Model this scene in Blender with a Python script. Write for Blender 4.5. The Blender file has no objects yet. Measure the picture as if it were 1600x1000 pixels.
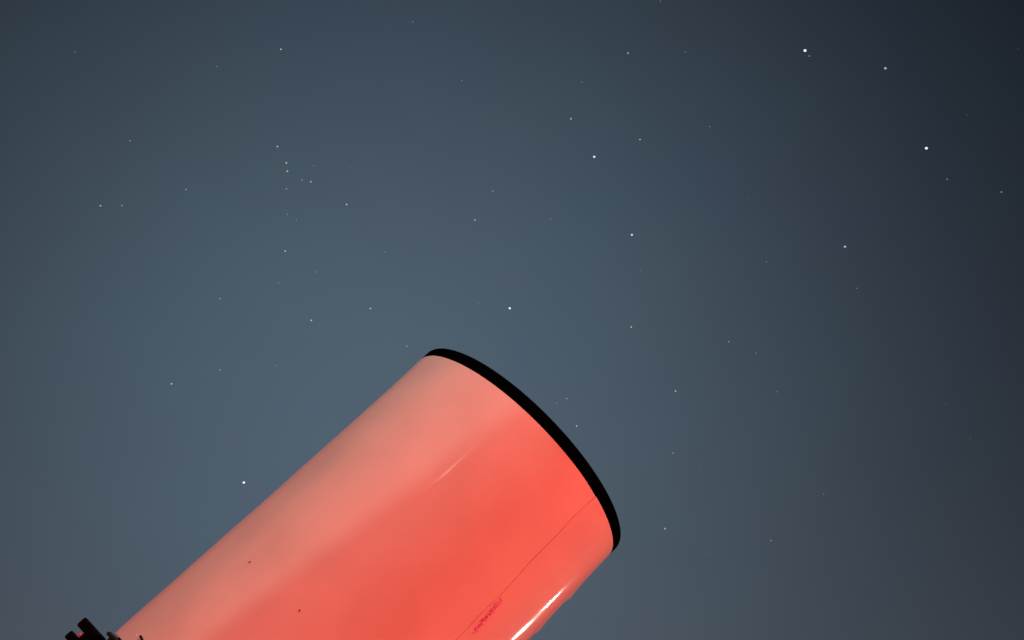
import bpy, bmesh, math, random
from mathutils import Vector, Matrix

random.seed(7)
scene = bpy.context.scene
COL = scene.collection
R_ = math.radians

# ------------------------------------------------------------------ camera
PITCH = R_(24.0)
CAM_H = 1.45
F_PX = 2000.0                       # focal length in pixels of a 1600 wide frame
cam_data = bpy.data.cameras.new("camera")
cam_data.sensor_width = 36.0
cam_data.lens = 36.0 * F_PX / 1600.0
cam_data.clip_start = 0.02
cam_data.clip_end = 20000.0
cam = bpy.data.objects.new("camera", cam_data)
COL.objects.link(cam)
cam.location = (0, 0, CAM_H)
cam.rotation_euler = (math.pi / 2 + PITCH, 0, 0)
scene.camera = cam
cP, sP = math.cos(PITCH), math.sin(PITCH)


def wdir(x, y, z):
    """direction given as (right, up, forward) of the tilted viewer -> world"""
    return Vector((x, z * cP - y * sP, y * cP + z * sP))


def look(px, py):
    """world direction of a point of the sky"""
    return wdir((px - 800) / F_PX, (500 - py) / F_PX, 1.0).normalized()


# ------------------------------------------------------------------ sky
GLOW_DIR = Vector((-.104, .934, .342)).normalized()           # town glow rising from the horizon
world = bpy.data.worlds.new("World")
scene.world = world
world.use_nodes = True
nt = world.node_tree
nt.nodes.clear()
N = nt.nodes.new
out = N("ShaderNodeOutputWorld")
bg = N("ShaderNodeBackground")
sky = N("ShaderNodeTexSky")
sky.sky_type = 'NISHITA'
sky.sun_disc = False
sky.sun_elevation = R_(-4.0)
sky.sun_rotation = R_(200.0)
tc = N("ShaderNodeTexCoord")
dot = N("ShaderNodeVectorMath"); dot.operation = 'DOT_PRODUCT'
dot.inputs[1].default_value = GLOW_DIR
nt.links.new(tc.outputs['Generated'], dot.inputs[0])
sub = N("ShaderNodeMath"); sub.operation = 'SUBTRACT'; sub.inputs[1].default_value = 1.0
nt.links.new(dot.outputs['Value'], sub.inputs[0])
mul = N("ShaderNodeMath"); mul.operation = 'MULTIPLY'; mul.inputs[1].default_value = 13.3
nt.links.new(sub.outputs[0], mul.inputs[0])
ex = N("ShaderNodeMath"); ex.operation = 'EXPONENT'
nt.links.new(mul.outputs[0], ex.inputs[0])
# faint uneven airglow colour
noise = N("ShaderNodeTexNoise")
noise.inputs['Scale'].default_value = 9.0
noise.inputs['Detail'].default_value = 2.0
nt.links.new(tc.outputs['Generated'], noise.inputs['Vector'])
mr = N("ShaderNodeVectorMath"); mr.operation = 'MULTIPLY_ADD'
mr.inputs[1].default_value = (0.16, 0.12, 0.12)
mr.inputs[2].default_value = (0.92, 0.94, 0.94)
nt.links.new(noise.outputs['Color'], mr.inputs[0])
glow = N("ShaderNodeVectorMath"); glow.operation = 'MULTIPLY'
glow.inputs[1].default_value = (0.0735, 0.110, 0.146)
nt.links.new(mr.outputs[0], glow.inputs[0])
gsc = N("ShaderNodeVectorMath"); gsc.operation = 'SCALE'
nt.links.new(glow.outputs[0], gsc.inputs[0])
nt.links.new(ex.outputs[0], gsc.inputs['Scale'])
ssc = N("ShaderNodeVectorMath"); ssc.operation = 'SCALE'
ssc.inputs['Scale'].default_value = 0.01
nt.links.new(sky.outputs[0], ssc.inputs[0])
# pale light of the surroundings along the whole horizon, thinning upward
sep = N("ShaderNodeSeparateXYZ"); nt.links.new(tc.outputs['Generated'], sep.inputs[0])
zz = N("ShaderNodeMath"); zz.operation = 'MAXIMUM'; zz.inputs[1].default_value = 0.0
nt.links.new(sep.outputs['Z'], zz.inputs[0])
zm = N("ShaderNodeMath"); zm.operation = 'MULTIPLY'; zm.inputs[1].default_value = -6.0
nt.links.new(zz.outputs[0], zm.inputs[0])
ze = N("ShaderNodeMath"); ze.operation = 'EXPONENT'; nt.links.new(zm.outputs[0], ze.inputs[0])
hz = N("ShaderNodeVectorMath"); hz.operation = 'SCALE'; hz.inputs[0].default_value = (0.063, 0.065, 0.070)
nt.links.new(ze.outputs[0], hz.inputs['Scale'])
add0 = N("ShaderNodeVectorMath"); add0.operation = 'ADD'
nt.links.new(gsc.outputs[0], add0.inputs[0]); nt.links.new(hz.outputs[0], add0.inputs[1])
add = N("ShaderNodeVectorMath"); add.operation = 'ADD'
nt.links.new(add0.outputs[0], add.inputs[0])
nt.links.new(ssc.outputs[0], add.inputs[1])
air = N("ShaderNodeVectorMath"); air.operation = 'ADD'      # even blue airglow
air.inputs[1].default_value = (0.0, 0.0004, 0.0048)
nt.links.new(add.outputs[0], air.inputs[0])
nt.links.new(air.outputs[0], bg.inputs['Color'])
bg.inputs['Strength'].default_value = 1.0
nt.links.new(bg.outputs[0], out.inputs['Surface'])

vs = scene.view_settings
vs.view_transform = 'Standard'
vs.look = 'None'
vs.exposure = 0.0
vs.gamma = 1.0
vs.use_curve_mapping = False
scene.cycles.use_denoising = True
scene.cycles.sample_clamp_indirect = 1.0


# ------------------------------------------------------------------ helpers
def mat(name, color, rough=0.6, spec=0.5, metal=0.0, noise_amt=0.0, noise_scale=30.0, bump=0.0,
        bump_scale=200.0, emit=None, emit_strength=0.0, coat=0.0, coat_rough=0.1):
    m = bpy.data.materials.new(name)
    m.use_nodes = True
    t = m.node_tree
    b = t.nodes["Principled BSDF"]
    b.inputs['Base Color'].default_value = (*color, 1)
    b.inputs['Roughness'].default_value = rough
    b.inputs['Specular IOR Level'].default_value = spec
    b.inputs['Metallic'].default_value = metal
    b.inputs['Coat Weight'].default_value = coat
    b.inputs['Coat Roughness'].default_value = coat_rough
    co = t.nodes.new("ShaderNodeTexCoord")
    if noise_amt > 0:
        n = t.nodes.new("ShaderNodeTexNoise")
        n.inputs['Scale'].default_value = noise_scale
        n.inputs['Detail'].default_value = 6.0
        t.links.new(co.outputs['Object'], n.inputs['Vector'])
        r = t.nodes.new("ShaderNodeMapRange")
        r.inputs[1].default_value = 0.25; r.inputs[2].default_value = 0.75
        r.inputs[3].default_value = 1 - noise_amt; r.inputs[4].default_value = 1 + noise_amt
        t.links.new(n.outputs['Fac'], r.inputs[0])
        v = t.nodes.new("ShaderNodeVectorMath"); v.operation = 'SCALE'
        v.inputs[0].default_value = color
        t.links.new(r.outputs[0], v.inputs['Scale'])
        t.links.new(v.outputs[0], b.inputs['Base Color'])
    if bump > 0:
        n2 = t.nodes.new("ShaderNodeTexNoise")
        n2.inputs['Scale'].default_value = bump_scale
        n2.inputs['Detail'].default_value = 4.0
        t.links.new(co.outputs['Object'], n2.inputs['Vector'])
        bp = t.nodes.new("ShaderNodeBump")
        bp.inputs['Strength'].default_value = bump
        bp.inputs['Distance'].default_value = 0.002
        t.links.new(n2.outputs['Fac'], bp.inputs['Height'])
        t.links.new(bp.outputs[0], b.inputs['Normal'])
    if emit:
        b.inputs['Emission Color'].default_value = (*emit, 1)
        b.inputs['Emission Strength'].default_value = emit_strength
    return m


def link(name, me, material, parent=None, smooth=False):
    if isinstance(me, bmesh.types.BMesh):
        bm = me
        bmesh.ops.recalc_face_normals(bm, faces=bm.faces[:])
        me = bpy.data.meshes.new(name)
        bm.to_mesh(me); bm.free()
    if material and not me.materials:
        me.materials.append(material)
    if smooth:
        me.shade_smooth()
    o = bpy.data.objects.new(name, me)
    COL.objects.link(o)
    if parent:
        o.parent = parent
        o.matrix_parent_inverse = parent.matrix_world.inverted()
    return o


def tag(o, label=None, cat=None, group=None, kind=None):
    if label: o["label"] = label
    if cat: o["category"] = cat
    if group: o["group"] = group
    if kind: o["kind"] = kind
    return o


def empty(name, loc):
    o = bpy.data.objects.new(name, None)
    o.empty_display_size = 0.05
    COL.objects.link(o)
    o.matrix_world = Matrix.Translation(loc)
    return o


def frame(origin, x, y, z):
    m = Matrix.Identity(4)
    for i, v in enumerate((x, y, z)):
        for j in range(3):
            m[j][i] = v[j]
    for j in range(3):
        m[j][3] = origin[j]
    return m


def box(bm, size, mtx, bevel=0.0, seg=2):
    r = bmesh.ops.create_cube(bm, size=1.0)
    vv = r['verts']
    for v in vv:
        v.co = Vector((v.co.x * size[0], v.co.y * size[1], v.co.z * size[2]))
    if bevel > 0:
        es = list({e for v in vv for e in v.link_edges})
        rb = bmesh.ops.bevel(bm, geom=es, offset=bevel, segments=seg, affect='EDGES', profile=0.5)
        vv = list({v for v in vv if v.is_valid} | set(rb['verts']))
    for v in vv:
        v.co = mtx @ v.co


def revolve(bm, profile, mtx, seg=64, closed=False):
    """profile: list of (radius, along); revolved about local z of mtx"""
    rings = []
    for (r, z) in profile:
        ring = []
        if r < 1e-6:
            ring = [bm.verts.new(mtx @ Vector((0, 0, z)))]
        else:
            for k in range(seg):
                t = 2 * math.pi * k / seg
                ring.append(bm.verts.new(mtx @ Vector((r * math.cos(t), r * math.sin(t), z))))
        rings.append(ring)
    pairs = list(zip(rings[:-1], rings[1:]))
    if closed:
        pairs.append((rings[-1], rings[0]))
    for A, B in pairs:
        for k in range(seg):
            k2 = (k + 1) % seg
            if len(A) == 1 and len(B) == 1:
                continue
            if len(A) == 1:
                bm.faces.new((A[0], B[k], B[k2]))
            elif len(B) == 1:
                bm.faces.new((A[k], B[0], A[k2]))
            else:
                bm.faces.new((A[k], B[k], B[k2], A[k2]))


def tube_between(bm, p0, p1, r0, r1, seg=16):
    p0, p1 = Vector(p0), Vector(p1)
    d = p1 - p0
    q = d.to_track_quat('Z', 'Y').to_matrix().to_4x4()
    m = Matrix.Translation(p0) @ q
    revolve(bm, [(0, 0), (r0, 0), (r1, d.length), (0, d.length)], m, seg)


# ------------------------------------------------------------------ ground
M_ground = mat("pale_concrete_ground", (0.34, 0.33, 0.31), rough=0.95, spec=0.2, noise_amt=0.2, noise_scale=3.0,
               bump=0.6, bump_scale=60)
bm = bmesh.new()
bmesh.ops.create_grid(bm, x_segments=40, y_segments=40, size=6000)
for v in bm.verts:
    v.co.z = 0
g = link("ground", bm, M_ground)
tag(g, kind="structure")

# ------------------------------------------------------------------ telescope frame
RT = 0.165                                            # outer radius of the dew shield
C0 = Vector((0, 0, CAM_H)) + wdir(-0.00148, -0.17107, 1.56734)   # centre of the shield mouth
A = wdir(0.6858, 0.6263, 0.3706).normalized()         # where the telescope points
E1 = Vector((0, -1, 0)); E1 = (E1 - E1.dot(A) * A).normalized()
E2 = A.cross(E1).normalized()
TF = frame(C0, E1, E2, A)                             # local z along the tube


def on_tube(th, s, r=RT):
    return C0 + A * s + (E1 * math.cos(th) + E2 * math.sin(th)) * r


M_shield = bpy.data.materials.new("white_vinyl")
M_shield.use_nodes = True
t = M_shield.node_tree
b = t.nodes["Principled BSDF"]
b.inputs['Base Color'].default_value = (0.80, 0.80, 0.79, 1)
b.inputs['Roughness'].default_value = 0.2
b.inputs['Specular IOR Level'].default_value = 0.08
co = t.nodes.new("ShaderNodeTexCoord")
n1 = t.nodes.new("ShaderNodeTexNoise"); n1.inputs['Scale'].default_value = 9; n1.inputs['Detail'].default_value = 5
t.links.new(co.outputs['Object'], n1.inputs['Vector'])
rr = t.nodes.new("ShaderNodeMapRange")
rr.inputs[1].default_value = .3; rr.inputs[2].default_value = .7
rr.inputs[3].default_value = .085; rr.inputs[4].default_value = .092
t.links.new(n1.outputs['Fac'], rr.inputs[0]); t.links.new(rr.outputs[0], b.inputs['Roughness'])
n3 = t.nodes.new("ShaderNodeTexNoise"); n3.inputs['Scale'].default_value = 14; n3.inputs['Detail'].default_value = 6
t.links.new(co.outputs['Object'], n3.inputs['Vector'])
r3 = t.nodes.new("ShaderNodeMapRange")
r3.inputs[1].default_value = .25; r3.inputs[2].default_value = .75
r3.inputs[3].default_value = .73; r3.inputs[4].default_value = .83
t.links.new(n3.outputs['Fac'], r3.inputs[0])
v3 = t.nodes.new("ShaderNodeVectorMath"); v3.operation = 'SCALE'; v3.inputs[0].default_value = (1, 1, .985)
t.links.new(r3.outputs[0], v3.inputs['Scale']); t.links.new(v3.outputs[0], b.inputs['Base Color'])
M_felt = mat("black_felt", (0.0010, 0.0010, 0.0011), rough=1.0, spec=0.0, bump=0.4, bump_scale=900)
M_blackplastic = mat("black_plastic", (0.012, 0.012, 0.013), rough=0.35, spec=0.5, noise_amt=.3, bump=.1, bump_scale=500)
M_matteblack = mat("matte_black_plastic", (0.006, 0.006, 0.006), rough=0.6, spec=0.25, noise_amt=.3)
M_tubegrey = mat("dark_grey_paint", (0.03, 0.032, 0.036), rough=0.3, spec=0.5, noise_amt=.2)
M_metal = mat("brushed_steel", (0.35, 0.35, 0.36), rough=0.35, metal=1.0, noise_amt=.15)
M_led = mat("red_led", (0.3, 0.01, 0.01), rough=0.3, emit=(1.0, 0.05, 0.05), emit_strength=0.22)
M_finder = mat("flat_black_plastic", (0.0006, 0.0006, 0.0006), rough=0.6, spec=0.04, noise_amt=.3)
M_velcro = mat("crimson_loop_fabric", (0.95, 0.26, 0.85), rough=0.9, spec=0.1, noise_amt=.35, noise_scale=900)
M_speck = mat("dark_dirt", (0.03, 0.012, 0.01), rough=0.8, spec=0.1, noise_amt=.3)

mount_xy = C0 - A * 0.86
scope = empty("telescope", (mount_xy.x, mount_xy.y, 0))
tag(scope, "large white telescope tube lit red, pointing up to the right", "telescope")

# ---- dew shield: one flexible sheet rolled round, overlapping at a seam
TH_SEAM = math.atan2(0.74, 0.668)
S_END = -0.466


def seam_wave(s):
    return 0.006 * math.sin(s * 31 + .5) + 0.0035 * math.sin(s * 83 + 1.0)


BUMP_S = [-0.072, -0.126, -0.186, -0.245, -0.31]


def sheet_r(th, s):
    r = RT
    calm = min(1.0, -s / 0.06)
    r += calm * 0.0007 * math.sin(2 * th + 0.6 + s * 3) + calm * 0.0006 * math.sin(5 * th + s * 9)
    r += calm * 0.00022 * math.sin(11 * th + 2 * math.sin(s * 14)) * math.sin(s * 23 + th * 3)
    # small puckers along the underside edge
    w = math.exp(-((((th - R_(100)) + math.pi) % (2 * math.pi) - math.pi) / R_(6)) ** 2)
    if w > 0.01:
        for bs in BUMP_S:
            u = (s - bs)
            if u < 0:
                k = math.exp(-(u / 0.0035) ** 2)
            else:
                k = math.exp(-(u / 0.016) ** 2)
            r += 0.0019 * k * w
    return r


NP, NS = 300, 150
DELTA = R_(16)
THICK = 0.0008
bm = bmesh.new()
outer, inner = [], []
for i in range(NS + 1):
    s = S_END * (1 - i / NS)
    # the lower end is cut a little unevenly
    ro, ri = [], []
    for j in range(NP + 1):
        # denser columns beside the seam
        f = j / NP
        phi = f * (2 * math.pi + DELTA)
        th = TH_SEAM + phi + seam_wave(s) * math.exp(-(phi / .12) ** 2)
        off = 0.0
        if phi > 2 * math.pi - R_(14):
            k = min(1, (phi - (2 * math.pi - R_(14))) / R_(14))
            k = k * k * (3 - 2 * k)
            off = -0.0009 * k
        if phi < R_(3):
            off += 0.00005 * (1 - phi / R_(3))
        r = sheet_r(th, s) + off
        ro.append(bm.verts.new(on_tube(th, s, r)))
        ri.append(bm.verts.new(on_tube(th, s, r - THICK)))
    outer.append(ro); inner.append(ri)
for i in range(NS):
    for j in range(NP):
        bm.faces.new((outer[i][j], outer[i][j + 1], outer[i + 1][j + 1], outer[i + 1][j]))
        bm.faces.new((inner[i][j], inner[i + 1][j], inner[i + 1][j + 1], inner[i][j + 1]))
    bm.faces.new((outer[i][0], outer[i + 1][0], inner[i + 1][0], inner[i][0]))
    bm.faces.new((outer[i][NP], inner[i][NP], inner[i + 1][NP], outer[i + 1][NP]))
for j in range(NP):
    bm.faces.new((outer[0][j], inner[0][j], inner[0][j + 1], outer[0][j + 1]))
    bm.faces.new((outer[NS][j], outer[NS][j + 1], inner[NS][j + 1], inner[NS][j]))
shield = link("dew_shield", bm, M_shield, scope, smooth=True)
tag(shield, "glossy white rolled sheet with a lengthwise overlap seam")
shield.data.set_sharp_from_angle(angle=R_(40))

# felt liner inside the shield
bm = bmesh.new()
revolve(bm, [(RT - .0045, S_END + .01), (RT - .0045, -.0005), (RT - .0065, -.0005), (RT - .0065, S_END + .01)], TF, 128, closed=True)
link("felt_liner", bm, M_felt, shield, smooth=False)

# black trim round the mouth
bm = bmesh.new()
prof = [(RT - .0045, .0002), (RT - .0012, .0002), (RT - .0002, .0008), (RT + .0002, .0030), (RT + .0002, .0128),
        (RT - .0003, .0142), (RT - .0016, .0152), (RT - .0050, .0152), (RT - .0062, .0142), (RT - .0062, .0002)]
revolve(bm, prof, TF, 192, closed=True)
trim = link("rim_trim", bm, M_felt, scope, smooth=True)
tag(trim, "matte black trim band around the mouth of the tube")

# hook and loop strip showing at the seam: many tiny tufts
bm = bmesh.new()
th0 = math.atan2(0.78, 0.63)
for k in range(420):
    u = random.random()
    s = -0.205 + u * 0.048
    dens = math.sin(math.pi * min(1, max(0.04, u * 0.95)))
    if random.random() > .25 + .75 * dens:
        continue
    th = TH_SEAM + 0.062 - 0.024 * u + random.gauss(0, 0.010)
    p = on_tube(th, s, sheet_r(th, s) + .0002)
    n = (p - (C0 + A * s)).normalized()
    tdir = A * random.uniform(-1, 1) + n.cross(A) * random.uniform(-1, 1)
    tdir.normalize()
    L = random.uniform(.0007, .0022)
    hgt = random.uniform(.0003, .0007)
    wdt = tdir.cross(n) * random.uniform(.0002, .00045)
    a0, a1, a2 = p - n * .0008, p + n * hgt + tdir * L * .5, p + tdir * L - n * .0004
    v = [bm.verts.new(q) for q in (a0 - wdt, a0 + wdt, a1 + wdt, a1 - wdt, a2 + wdt, a2 - wdt)]
    bm.faces.new((v[0], v[1], v[2], v[3])); bm.faces.new((v[3], v[2], v[4], v[5]))
vel = link("hook_and_loop_patch", bm, M_velcro, shield)
tag(vel, "crimson fuzzy fastener patch beside the seam", kind="stuff")

# two specks of dirt

def speck(px, py, ln, wd):
    d = look(px, py)
    o = Vector((0, 0, CAM_H)) - C0
    dp = d - d.dot(A) * A
    op = o - o.dot(A) * A
    a_, b_, c_ = dp.dot(dp), 2 * dp.dot(op), op.dot(op) - RT * RT
    tt = (-b_ - math.sqrt(b_ * b_ - 4 * a_ * c_)) / (2 * a_)
    P = Vector((0, 0, CAM_H)) + d * tt
    n = (P - C0); s_ = n.dot(A); n = (n - s_ * A).normalized()
    th_ = math.atan2(n.dot(E2), n.dot(E1))
    return on_tube(th_, s_, sheet_r(th_, s_) if -.5 < s_ < 0 else RT), n


for (px, py, lx, ly) in ((390, 878, .0017, .0005), (468, 954, .0008, .0010)):
    P, n = speck(px, py, 0, 0)
    xdir = Vector((1, 0, 0)); xdir = (xdir - xdir.dot(n) * n).normalized()
    m = frame(P + n * .0002, xdir, n.cross(xdir), n)
    bm = bmesh.new()
    bmesh.ops.create_icosphere(bm, subdivisions=2, radius=1)
    for v in bm.verts:
        j = 1 + .25 * math.sin(v.co.x * 5 + v.co.y * 7)
        v.co = m @ Vector((v.co.x * lx * j, v.co.y * ly * j, v.co.z * .0004))
    link("dirt_speck", bm, M_speck, shield)

# dark slit and pale tab at the lower end of the shield
def surf(px, py):
    return speck(px, py, 0, 0)


Pa, na = surf(218.5, 993)
Pb, nb = surf(225, 1006)
zd = (Pb - Pa).normalized(); yd = (na - na.dot(zd) * zd).normalized()
bm = bmesh.new()
box(bm, (.0024, .0020, (Pb - Pa).length), frame((Pa + Pb) / 2 + na * .0006, yd.cross(zd), yd, zd), .0005)
link("slit_edge", bm, M_matteblack, shield)
bm = bmesh.new()
tri = [surf(199, 1004), surf(213, 990.5), surf(217.5, 1006)]
up = [bm.verts.new(P_ + n_ * .0008) for P_, n_ in tri]
dn = [bm.verts.new(P_ - n_ * .0010) for P_, n_ in tri]
bm.faces.new(up); bm.faces.new(dn[::-1])
for k in range(3):
    bm.faces.new((up[k], dn[k], dn[(k + 1) % 3], up[(k + 1) % 3]))
link("corner_tab", bm, M_shield, shield)

# ---- black front cell with ribs, tube, rear cell
bm = bmesh.new()
revolve(bm, [(RT - .012, S_END + .03), (RT - .006, S_END + .03), (RT - .006, S_END - .0015), (RT + .0042, S_END - .0025), (RT + .0066, S_END - .0045),
             (RT + .0058, S_END - .0075), (RT + .0046, S_END - .0070), (RT + .0020, S_END - .0052), (RT + .0012, S_END - .0062), (RT - .001, S_END - .016), (RT - .001, S_END - .052), (RT + .001, S_END - .054),
             (RT - .001, S_END - .062), (RT - .012, S_END - .064)], TF, 160)
cell = link("front_cell", bm, M_matteblack, scope, smooth=True)
cell.data.set_sharp_from_angle(angle=R_(35))
NR = 96
bmr = bmesh.new()
box(bmr, (.004, .0045, .034), Matrix.Identity(4), .0008, 1)
me = bpy.data.meshes.new("rib"); bmr.to_mesh(me); bmr.free(); me.materials.append(M_blackplastic)
for k in range(NR):
    th = 2 * math.pi * k / NR
    e = E1 * math.cos(th) + E2 * math.sin(th)
    o = bpy.data.objects.new("rib", me)
    COL.objects.link(o)
    o.parent = cell
    o.matrix_parent_inverse = cell.matrix_world.inverted()
    o.matrix_world = frame(on_tube(th, S_END - .034, RT - .0012), e, A.cross(e), A)
bm = bmesh.new()
revolve(bm, [(RT - .012, S_END - .0645), (RT - .012, -1.02)], TF, 128)
link("optical_tube", bm, M_tubegrey, scope, smooth=True)
bm = bmesh.new()
revolve(bm, [(RT - .013, -1.00), (RT - .002, -1.0205), (RT - .002, -1.06), (RT - .02, -1.085), (.05, -1.095), (.05, -1.115), (0, -1.115)], TF, 128)
rc = link("rear_cell", bm, M_blackplastic, scope, smooth=True)
rc.data.set_sharp_from_angle(angle=R_(30))
bm = bmesh.new()
revolve(bm, [(.026, -1.116), (.026, -1.19), (.032, -1.192), (.032, -1.21), (.018, -1.212), (.018, -1.26), (0, -1.26)], TF, 48)
link("eyepiece", bm, M_blackplastic, rc, smooth=True).data.set_sharp_from_angle(angle=R_(30))
# dovetail bar underneath
DN = Vector((0, 0, -1)); DN = (DN - DN.dot(A) * A).normalized()
bm = bmesh.new()
box(bm, (.09, .018, .50), frame(C0 + A * -.79 + DN * (RT + .004), A.cross(DN), DN, A), .003)
link("dovetail_bar", bm, M_matteblack, scope)

# ---- red dot finder on the far upper side
_d = look(178, 993)
SN = _d.cross(A).normalized()
if SN.z < 0: SN = -SN                                  # outward at the upper left outline
side = A.cross(SN).normalized()
PXM = 1 / 1440.0                                       # metres per pixel there, for reading off sizes


def finder_m(s_px, h_px, d=0.0):
    s_px, h_px = s_px + 8, h_px - 5
    base = C0 + A * (-0.474 + s_px * PXM * 1.08) + SN * (RT + h_px * PXM) + side * d
    return frame(base, A, SN, side)


FD = 0.004
bm = bmesh.new()
box(bm, (38 * PXM, .046, .020), finder_m(-31.5, 4, FD), .0012)
fb = link("red_dot_finder", bm, M_finder, scope)
tag(fb, "small black finder with two prongs and a red light between them")
bm = bmesh.new()
box(bm, (17.5 * PXM, .034, .018), finder_m(-20.0, 30, FD), .0024, 3)
link("front_prong", bm, M_finder, fb)
bm = bmesh.new()
box(bm, (14.5 * PXM, .031, .018), finder_m(-44.0, 31, FD), .0022, 3)
link("rear_prong", bm, M_finder, fb)
sg = -1 if side.dot(Vector((0, 1, 0))) > 0 else 1
bm = bmesh.new()
bmesh.ops.create_uvsphere(bm, u_segments=16, v_segments=10, radius=.0021)
for v in bm.verts:
    v.co = finder_m(-33.5, 39.5, FD + sg * .009) @ v.co
led = link("red_light", bm, M_led, fb, smooth=True)
bm = bmesh.new()
box(bm, (.024, .030, .022), finder_m(-30, -14, FD), .003)
link("finder_foot", bm, M_blackplastic, fb)

# ------------------------------------------------------------------ tripod mount
base = C0 - A * 0.80
mh = Vector((base.x, base.y, 0)) + Vector((DN.x, DN.y, 0)) * .24
mount = empty("tripod_mount", (mh.x, mh.y, 0))
tag(mount, "black tripod with steel legs carrying the telescope tube", "tripod")
topc = C0 + A * -.79 + DN * (RT + .013)
bm = bmesh.new()
box(bm, (.11, .05, .16), frame(topc + DN * .0265, A.cross(DN), DN, A), .006)
link("saddle_clamp", bm, M_matteblack, mount)
hub = topc + DN * .16
bm = bmesh.new()
tube_between(bm, topc + DN * .05, hub, .05, .06, 32)
link("mount_head", bm, M_blackplastic, mount, smooth=True).data.set_sharp_from_angle(angle=R_(30))
bm = bmesh.new()
tube_between(bm, hub + Vector((0, 0, .03)), Vector((hub.x, hub.y, .75)), .055, .045, 32)
link("pier", bm, M_blackplastic, mount, smooth=True).data.set_sharp_from_angle(angle=R_(30))
for k in range(3):
    an = R_(90 + 120 * k)
    f0 = Vector((hub.x + .05 * math.cos(an), hub.y + .05 * math.sin(an), .86))
    f1 = Vector((hub.x + .55 * math.cos(an), hub.y + .55 * math.sin(an), .02))
    bm = bmesh.new()
    tube_between(bm, f0, f1, .022, .019, 20)
    lg = link("leg", bm, M_metal, mount, smooth=True)
    lg.data.set_sharp_from_angle(angle=R_(30))
    bm = bmesh.new()
    revolve(bm, [(0, 0), (.028, 0), (.028, .018), (.019, .04), (0, .04)], Matrix.Translation((f1.x, f1.y, 0)), 20)
    link("rubber_foot", bm, M_matteblack, lg)

# ------------------------------------------------------------------ lamps outside the picture
M_post = mat("galvanised_post", (0.25, 0.26, 0.27), rough=0.5, metal=0.8, noise_amt=.2)
M_lens = mat("lamp_lens_white", (0.8, 0.8, 0.8), rough=0.3, emit=(1.0, .93, .82), emit_strength=6.0)
M_rlens = mat("lamp_lens_red", (0.4, 0.02, 0.02), rough=0.3, emit=(1.0, .07, .05), emit_strength=6.0)


for _m in (M_lens, M_rlens, M_led):
    _m.cycles.emission_sampling = 'NONE'      # the lamps below carry their light


def lamp_light(name, kind, loc, power, color, radius, target=None, cone=None, parent=None, blend=.5):
    ld = bpy.data.lights.new(name, kind)
    ld.energy = power
    ld.color = color
    ld.shadow_soft_size = radius
    if kind == 'SPOT':
        ld.spot_size = cone; ld.spot_blend = blend
    o = bpy.data.objects.new(name, ld)
    COL.objects.link(o)
    mtx = Matrix.Translation(loc)
    if target is not None:
        mtx = mtx @ (Vector(target) - Vector(loc)).to_track_quat('-Z', 'Y').to_matrix().to_4x4()
    if parent:
        o.parent = parent
        o.matrix_parent_inverse = parent.matrix_world.inverted()
    o.matrix_world = mtx
    return o


# street lamp behind the viewer
TP, nn = speck(671, 757, 0, 0)
vd = (TP - Vector((0, 0, CAM_H))).normalized()
LDIR = (vd - 2 * vd.dot(nn) * nn).normalized()
SL = TP + LDIR * 19.0
sl = empty("street_lamp", (SL.x, SL.y - 1.3, 0))
tag(sl, "tall street lamp behind the viewer, beyond the added shed", "street lamp")
bm = bmesh.new()
tube_between(bm, (SL.x, SL.y - 1.3, 0), (SL.x, SL.y - 1.3, SL.z + .2), .09, .05, 20)
link("post", bm, M_post, sl, smooth=True)
bm = bmesh.new()
tube_between(bm, (SL.x, SL.y - 1.3, SL.z + .18), (SL.x, SL.y - .2, SL.z + .22), .03, .03, 16)
link("arm", bm, M_post, sl, smooth=True)
bm = bmesh.new()
box(bm, (.26, .55, .08), Matrix.Translation((SL.x, SL.y - .12, SL.z + .20)), .02)
link("lamp_head", bm, M_post, sl)
bm = bmesh.new()
revolve(bm, [(0, -.075), (.05, -.06), (.075, 0.0), (.08, .07), (0, .07)], Matrix.Translation((SL.x, SL.y, SL.z + .085)), 24)
link("lens", bm, M_lens, sl, smooth=True)
lamp_light("street_lamp_light", 'POINT', SL - Vector((0, 0, .07)) + Vector((0, .03, 0)), 1380, (1.0, .88, .70), .055, parent=sl)

# unseen shed added so its gable cuts off the street lamp's light
M_wood = mat("weathered_boards", (0.16, 0.12, 0.08), rough=0.85, noise_amt=.4, noise_scale=6)
M_roof = mat("bitumen_roof", (0.04, 0.04, 0.042), rough=0.9, noise_amt=.4, noise_scale=20)
Lp = SL - Vector((0, 0, .07))
yG = -2.1                                              # plane of the gable facing the viewer


def throw(px, py):
    P, n = speck(px, py, 0, 0)
    k = (yG - P.y) / (Lp.y - P.y)
    return P + (Lp - P) * k


g0, g1 = throw(805, 637), throw(380, 950)              # two points of the gable's sloping edge
sl_dir = (g1 - g0).normalized()
if sl_dir.x > 0: sl_dir = -sl_dir                      # pointing down to the left
shed = empty("added_shed", (g0.x, yG - 1.2, 0))
tag(shed, "added wooden shed whose steep gable shades the tube, behind the viewer", "shed")
apex = g0 - sl_dir * .55
eL = g0 + sl_dir * 1.1
halfw = apex.x - eL.x
eR = Vector((apex.x + halfw, yG, eL.z))
y0, y1 = yG, yG - 2.4
bm = bmesh.new()
rf = []
for (p, q) in ((eL, apex), (apex, eR)):
    nrm = Vector((-(q.z - p.z), 0, q.x - p.x)).normalized()
    pts = [p, q, q - nrm * .06, p - nrm * .06]
    a_ = [bm.verts.new((v.x, y0, v.z)) for v in pts]
    c_ = [bm.verts.new((v.x, y1, v.z)) for v in pts]
    bm.faces.new(a_); bm.faces.new(c_[::-1])
    for k in range(4):
        bm.faces.new((a_[k], c_[k], c_[(k + 1) % 4], a_[(k + 1) % 4]))
link("roof", bm, M_roof, shed)
bm = bmesh.new()
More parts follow.
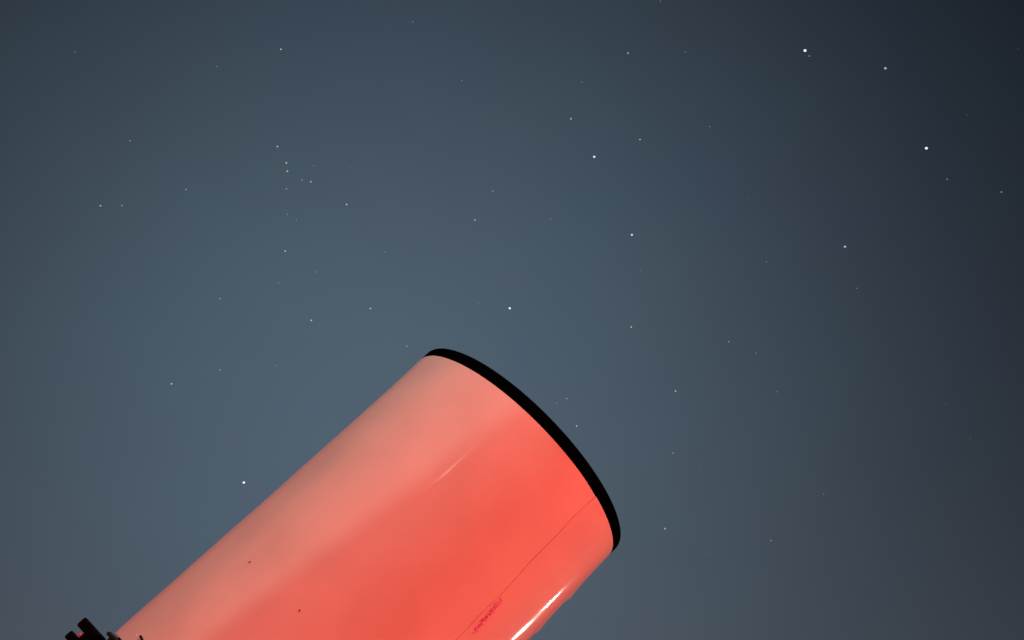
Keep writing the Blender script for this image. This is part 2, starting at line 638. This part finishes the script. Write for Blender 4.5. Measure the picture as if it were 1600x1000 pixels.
pts = [(eL.x + .1, 0), (eR.x - .1, 0), (eR.x - .1, eL.z + .0), (apex.x, apex.z - .09), (eL.x + .1, eL.z + .0)]
a_ = [bm.verts.new((x, y0 - .08, z)) for x, z in pts]
c_ = [bm.verts.new((x, y1 + .08, z)) for x, z in pts]
bm.faces.new(a_); bm.faces.new(c_[::-1])
for k in range(5):
    bm.faces.new((a_[k], c_[k], c_[(k + 1) % 5], a_[(k + 1) % 5]))
link("wall", bm, M_wood, shed)
bm = bmesh.new()
box(bm, (.85, .04, 1.95), Matrix.Translation((apex.x, y0 - .058, .98)), .006)
dr = link("door", bm, M_wood, shed)
bm = bmesh.new()
box(bm, (.03, .05, .14), Matrix.Translation((apex.x + .33, y0 - .02, 1.0)), .006)
link("handle", bm, M_metal, dr)

# low bollard lamp beyond the telescope, to the right
_p, _n = speck(839, 961, 0, 0)
TH2 = math.atan2(_n.dot(E2), _n.dot(E1))
def bollard(s2, dist, power, label):
    P2 = on_tube(TH2, s2)
    v2 = (P2 - Vector((0, 0, CAM_H))).normalized()
    n2_ = (P2 - (C0 + A * s2)).normalized()
    L2 = (v2 - 2 * v2.dot(n2_) * n2_).normalized()
    BL = P2 + L2 * dist
    bl = empty("bollard_lamp", (BL.x, BL.y, 0))
    tag(bl, label, "bollard lamp", "garden bollard lamps")
    bm = bmesh.new()
    revolve(bm, [(0, 0), (.06, 0), (.06, .01), (.04, .02), (.04, BL.z - .09), (0, BL.z - .09)], Matrix.Translation((BL.x, BL.y, 0)), 32)
    link("post", bm, M_post, bl, smooth=True)
    bm = bmesh.new()
    revolve(bm, [(0, -.089), (.03, -.089), (.03, .08), (0, .08)], Matrix.Translation((BL.x, BL.y, BL.z)), 32)
    link("lens", bm, M_lens, bl, smooth=True)
    bm = bmesh.new()
    revolve(bm, [(0, .081), (.06, .081), (.06, .10), (0, .12)], Matrix.Translation((BL.x, BL.y, BL.z)), 32)
    link("cap", bm, M_post, bl, smooth=True)
    lamp_light("bollard_light", 'POINT', BL + (P2 - BL).normalized() * .09, power, (1.0, .88, .76), .018, parent=bl)


bollard(-.108, 5.0, 26, "short garden bollard lamp beyond the telescope, farther of two")
bollard(-.152, 4.2, 46, "short garden bollard lamp beyond the telescope, nearer of two")  # second bollard, added to draw out the streak on the tube

# unseen white lamp added above the mouth to pale the tube's upper side
W2 = Vector((.72, 1.22, CAM_H + 1.9))
pl = empty("overhead_fill_lamp", (W2.x + 2.85, W2.y, 0))
tag(pl, "added white fill lamp on a long arm above the telescope", "lamp")
bm = bmesh.new()
tube_between(bm, (W2.x + 2.85, W2.y, 0), (W2.x + 2.85, W2.y, W2.z + .35), .04, .03, 20)
link("post", bm, M_post, pl, smooth=True)
bm = bmesh.new()
tube_between(bm, (W2.x + 2.85, W2.y, W2.z + .33), (W2.x, W2.y, W2.z + .33), .018, .014, 16)
link("arm", bm, M_post, pl, smooth=True)
bm = bmesh.new()
revolve(bm, [(.012, .33), (.012, .12), (.03, .11), (.16, .06), (.16, .055), (.03, .10), (0, .10)], Matrix.Translation(W2), 32)
link("lamp_shade", bm, M_post, pl, smooth=True)
bm = bmesh.new()
bmesh.ops.create_uvsphere(bm, u_segments=24, v_segments=12, radius=.03, matrix=Matrix.Translation(W2 + Vector((0, 0, .07))))
link("bulb", bm, M_lens, pl, smooth=True)
lamp_light("overhead_fill_light", 'POINT', W2, 66, (1.0, .90, .74), .06, parent=pl)

# red observing lamp at the viewer's right, added red fill lamp at the left
def red_lamp(RL, power, label):
    rl = empty("red_lamp", (RL.x, RL.y, 0))
    tag(rl, label, "lamp", "red observing lamps")
    tgt = on_tube(R_(10), -.22)
    bd = (tgt - RL).normalized()
    q = bd.to_track_quat('Z', 'Y').to_matrix().to_4x4()
    bm = bmesh.new()
    revolve(bm, [(0, -.15), (.03, -.15), (.03, -.05), (.095, -.012), (.095, .0), (.088, .0), (.06, -.03), (0, -.03)], Matrix.Translation(RL) @ q, 32)
    link("housing", bm, M_blackplastic, rl, smooth=True).data.set_sharp_from_angle(angle=R_(30))
    bm = bmesh.new()
    revolve(bm, [(0, -.004), (.085, -.006), (.085, -.010), (0, -.010)], Matrix.Translation(RL) @ q, 32)
    link("lens", bm, M_rlens, rl)
    c = Vector((RL.x - bd.x * .1, RL.y - bd.y * .1, 0))
    bm = bmesh.new()
    tube_between(bm, (c.x, c.y, RL.z - bd.z * .1 - .02), (c.x, c.y, .25), .009, .012, 16)
    link("stand", bm, M_matteblack, rl, smooth=True)
    for k in range(3):
        an = R_(30 + 120 * k)
        bm = bmesh.new()
        tube_between(bm, c + Vector((0, 0, .5)), (c.x + .36 * math.cos(an), c.y + .36 * math.sin(an), .006), .007, .006, 12)
        link("leg", bm, M_matteblack, rl, smooth=True)
    lamp_light("red_lamp_light", 'SPOT', RL + bd * .02, power, (1.0, .092, .060), .085, target=tgt, cone=R_(110), parent=rl, blend=.6)


red_lamp(Vector((3.0, -.85, CAM_H + .50)), 715, "red observing lamp on a tall stand to the right of the viewer")
red_lamp(Vector((-2.7, .35, CAM_H + .85)), 150, "added red fill lamp on a tall stand to the left of the viewer")  # added lamp, stands in for the ambient red on the left side

# ------------------------------------------------------------------ stars
STAR_D = 3000.0
PX = STAR_D / (F_PX * 1024 / 1600)         # one picture pixel at that distance
# x, y, magnitude class, tint, label
W, B, V, Gc = (1, 1, 1), (.72, .88, 1.0), (.85, .80, 1.0), (.9, 1.0, .95)
STARS = [
    (1257.8, 79, 6, W, "brightest white star near the top right, with a dim companion just below it"),
    (1264.5, 87.5, 2, W, "dim companion star just below the brightest white star near the top right"),
    (1447.5, 231.6, 6, B, "brilliant blue-white star close to the right border, in the dark upper part"),
    (928.5, 245, 5, B, "bright blue-white star high above the telescope mouth, right of the middle"),
    (796.5, 481.7, 5, B, "bright blue-white star just above the black rim of the telescope"),
    (987.3, 367, 4, B, "bright bluish star halfway between the top border and the rim, right of the middle"),
    (1320.3, 385.4, 4, (.6, .8, 1.0), "blue star alone in the right part, below the brilliant blue-white one"),
    (1383.4, 106.7, 4, V, "violet-tinted star between the brightest white star and the right border"),
    (381, 754, 5, Gc, "lone bright star just left of the telescope tube"),
    (1055.6, 611, 3, B, "bluish star right of the telescope rim, at the height of its upper half"),
    (986.3, 511, 3, W, "clear white star to the upper right of the telescope rim"),
    (901, 665.8, 3, W, "white star almost touching the outer side of the black rim"),
    (885.5, 622.8, 2, W, "small star just above the black rim, right one of a close pair"),
    (870, 629.7, 1, W, "very dim star just above the black rim, left one of a close pair"),
    (926, 607, 0, W, "barely visible star a little above the close pair by the rim"),
    (981.4, 83, 3, W, "white star near the top border, above the middle right"),
    (1071, 81.5, 1, W, "dim star near the top border, right of a brighter white one"),
    (1032, 2, 1, W, "dim star cut by the top border"),
    (892, 185.5, 3, W, "small white star upper left of the bright blue-white star high above the mouth"),
    (1000, 218, 3, W, "small white star upper right of the bright blue-white star high above the mouth"),
    (909, 128, 1, W, "dim star above the two small white stars in the upper middle"),
    (1108.7, 197.7, 1, W, "dim star in the upper part, left of the violet-tinted star's column"),
    (1169, 311.4, 0, W, "barely visible star in the gap left of the lone blue star"),
    (1197.4, 409, 1, W, "dim star left of and slightly below the lone blue star"),
    (1338.9, 450.5, 1, W, "dim star just below the lone blue star in the right part"),
    (1138.6, 533.9, 2, W, "small white star right of the clear white one, upper of a slanting pair"),
    (1181.3, 551.7, 1, W, "dim star, lower right of a slanting pair in the right middle"),
    (1214.2, 612, 1, W, "dim star below the slanting pair in the right middle"),
    (1477.8, 630, 0, W, "barely visible star in the dark right part, lower than the middle"),
    (1516, 684.5, 0, W, "faintest star near the right border, lower than the middle"),
    (1051.4, 708, 2, W, "small star right of the rim, below the bluish one"),
    (1094, 734, 0, W, "barely visible star lower right of the small star beside the rim"),
    (1287, 772, 1, W, "dim star alone in the lower right part of the sky"),
    (1039, 825.9, 3, W, "white star right of the lowest end of the black rim"),
    (1204.7, 844.6, 2, W, "small star in the lower right, between the rim's lowest end and the right border"),
    (1108, 864.9, 0, W, "barely visible star in the lower right, nearest the bottom border"),
    (1480, 280, 2, W, "small star just below the brilliant blue-white star near the right border"),
    (1564.7, 300, 2, W, "small star at the right border, lower than the brilliant blue-white one"),
    (1511, 179.5, 0, W, "barely visible star upper right of the brilliant blue-white star"),
    (1591, 76.6, 0, W, "faintest star at the right border in the darkest top corner"),
    (742, 344, 3, W, "white star in the very middle, above the telescope mouth"),
    (770, 298.5, 2, W, "small star just above the white star in the very middle"),
    (860, 342, 1, W, "dim star right of the white star in the very middle"),
    (910, 375, 0, W, "barely visible star left of the bright bluish star right of the middle"),
    (1002, 422.5, 1, W, "dim star just below the bright bluish star right of the middle"),
    (747, 473, 1, W, "dim star just left of the bright star above the rim"),
    (601.5, 394, 1, W, "dim star left of the middle, above the tube's upper corner"),
    (578.7, 482, 3, W, "small white star above left of the tube's upper corner"),
    (635.8, 541, 2, W, "small star touching the sky just left of the rim's upper tip"),
    (721.6, 126, 1, W, "dim star in the upper middle, lower of two far apart dim ones"),
    (645, 34, 1, W, "dim star nearest the top border in the upper middle"),
    (439, 77, 3, W, "small white star near the top border in the left part"),
    (339, 104, 1, W, "dim star lower left of the small white star near the top border"),
    (117, 81, 1, W, "dim star in the top left corner"),
    (203, 220, 2, W, "small star alone in the upper left part"),
    (157, 321.5, 3, W, "white star far left, left and brighter one of a level pair"),
    (190.5, 321, 2, W, "small star far left, right and dimmer one of a level pair"),
    (290.6, 296, 2, W, "small star between the level pair and the star cluster on the left"),
    (305, 290.6, 0, W, "barely visible star right beside the small one left of the cluster"),
    (433.5, 229, 3, W, "topmost and brightest star of the little cluster on the left"),
    (447.5, 254.5, 3, W, "second star from the top of the little cluster on the left"),
    (449, 267.5, 3, W, "third star from the top in the cluster's left column"),
    (490, 259, 1, W, "dim star at the right side of the cluster, above its lower pair"),
    (472, 281, 2, W, "left one of the close level pair inside the cluster"),
    (485.6, 284, 3, W, "right one of the close level pair inside the cluster"),
    (447.5, 295, 2, W, "lowest star in the cluster's left column"),
    (449, 335, 1, W, "dim star below the cluster, left one of two"),
    (463, 343.5, 1, W, "dim star below the cluster, right one of two"),
    (541.7, 319.5, 3, W, "small white star right of and below the cluster"),
    (547, 260, 0, W, "barely visible star right of the cluster"),
    (445.7, 392.4, 3, W, "small white star straight below the cluster"),
    (494, 425, 1, W, "dim star lower right of the small white star below the cluster"),
    (435.6, 441.7, 1, W, "dim star a short way under the small white star below the cluster"),
    (344, 466.6, 2, W, "small star left of the middle height, upper of two in one column"),
    (486.4, 500.6, 3, W, "small white star in the left middle, level with the bright star above the rim"),
    (344, 578, 2, W, "small star in the left part, lower of two in one column"),
    (431.4, 571.6, 1, W, "dim star in the left part, above the tube's long edge"),
    (268, 599.7, 3, W, "white star low in the left part, above left of the lone bright one"),
]
# class -> radius in picture pixels, brightness above the sky around it
CLS = {0: (.55, .045), 1: (.60, .13), 2: (.66, .24), 3: (.76, .42), 4: (.98, .66), 5: (1.02, 1.0), 6: (1.2, 1.3)}
bm = bmesh.new()
bmesh.ops.create_icosphere(bm, subdivisions=2, radius=1.0)
star_me = bpy.data.meshes.new("star"); bm.to_mesh(star_me); bm.free()
star_me.shade_smooth()
star_me.materials.append(None)
for (x, y, c, tint, label) in STARS:
    d = look(x, y)
    gl = math.exp(13.3 * (d.dot(GLOW_DIR) - 1)); ho = math.exp(-6 * max(d.z, 0))
    jit = random.uniform(.85, 1.15)
    if c in (1, 2, 3):
        tint = random.choice(((1, 1, 1), (.93, .97, 1), (1, .95, .88), (.9, .96, 1)))
    colr = [a * gl + h * ho + CLS[c][1] * jit * tt for a, h, tt in zip((.0735, .11, .15), (.063, .065, .07), tint)]
    m = bpy.data.materials.new("starlight")
    m.use_nodes = True
    t = m.node_tree
    t.nodes.clear()
    o_ = t.nodes.new("ShaderNodeOutputMaterial")
    e_ = t.nodes.new("ShaderNodeEmission")
    mx = max(colr)
    e_.inputs['Color'].default_value = (*[q / mx for q in colr], 1)
    e_.inputs['Strength'].default_value = mx
    t.links.new(e_.outputs[0], o_.inputs['Surface'])
    m.cycles.emission_sampling = 'NONE'
    o = bpy.data.objects.new("star", star_me)
    COL.objects.link(o)
    o.material_slots[0].link = 'OBJECT'
    o.material_slots[0].material = m
    o.location = Vector((0, 0, CAM_H)) + d * STAR_D
    r = CLS[c][0] * PX
    o.scale = (r * (1.15 if c >= 4 else 1), r, r)
    tag(o, label, "star", "stars in the night sky")
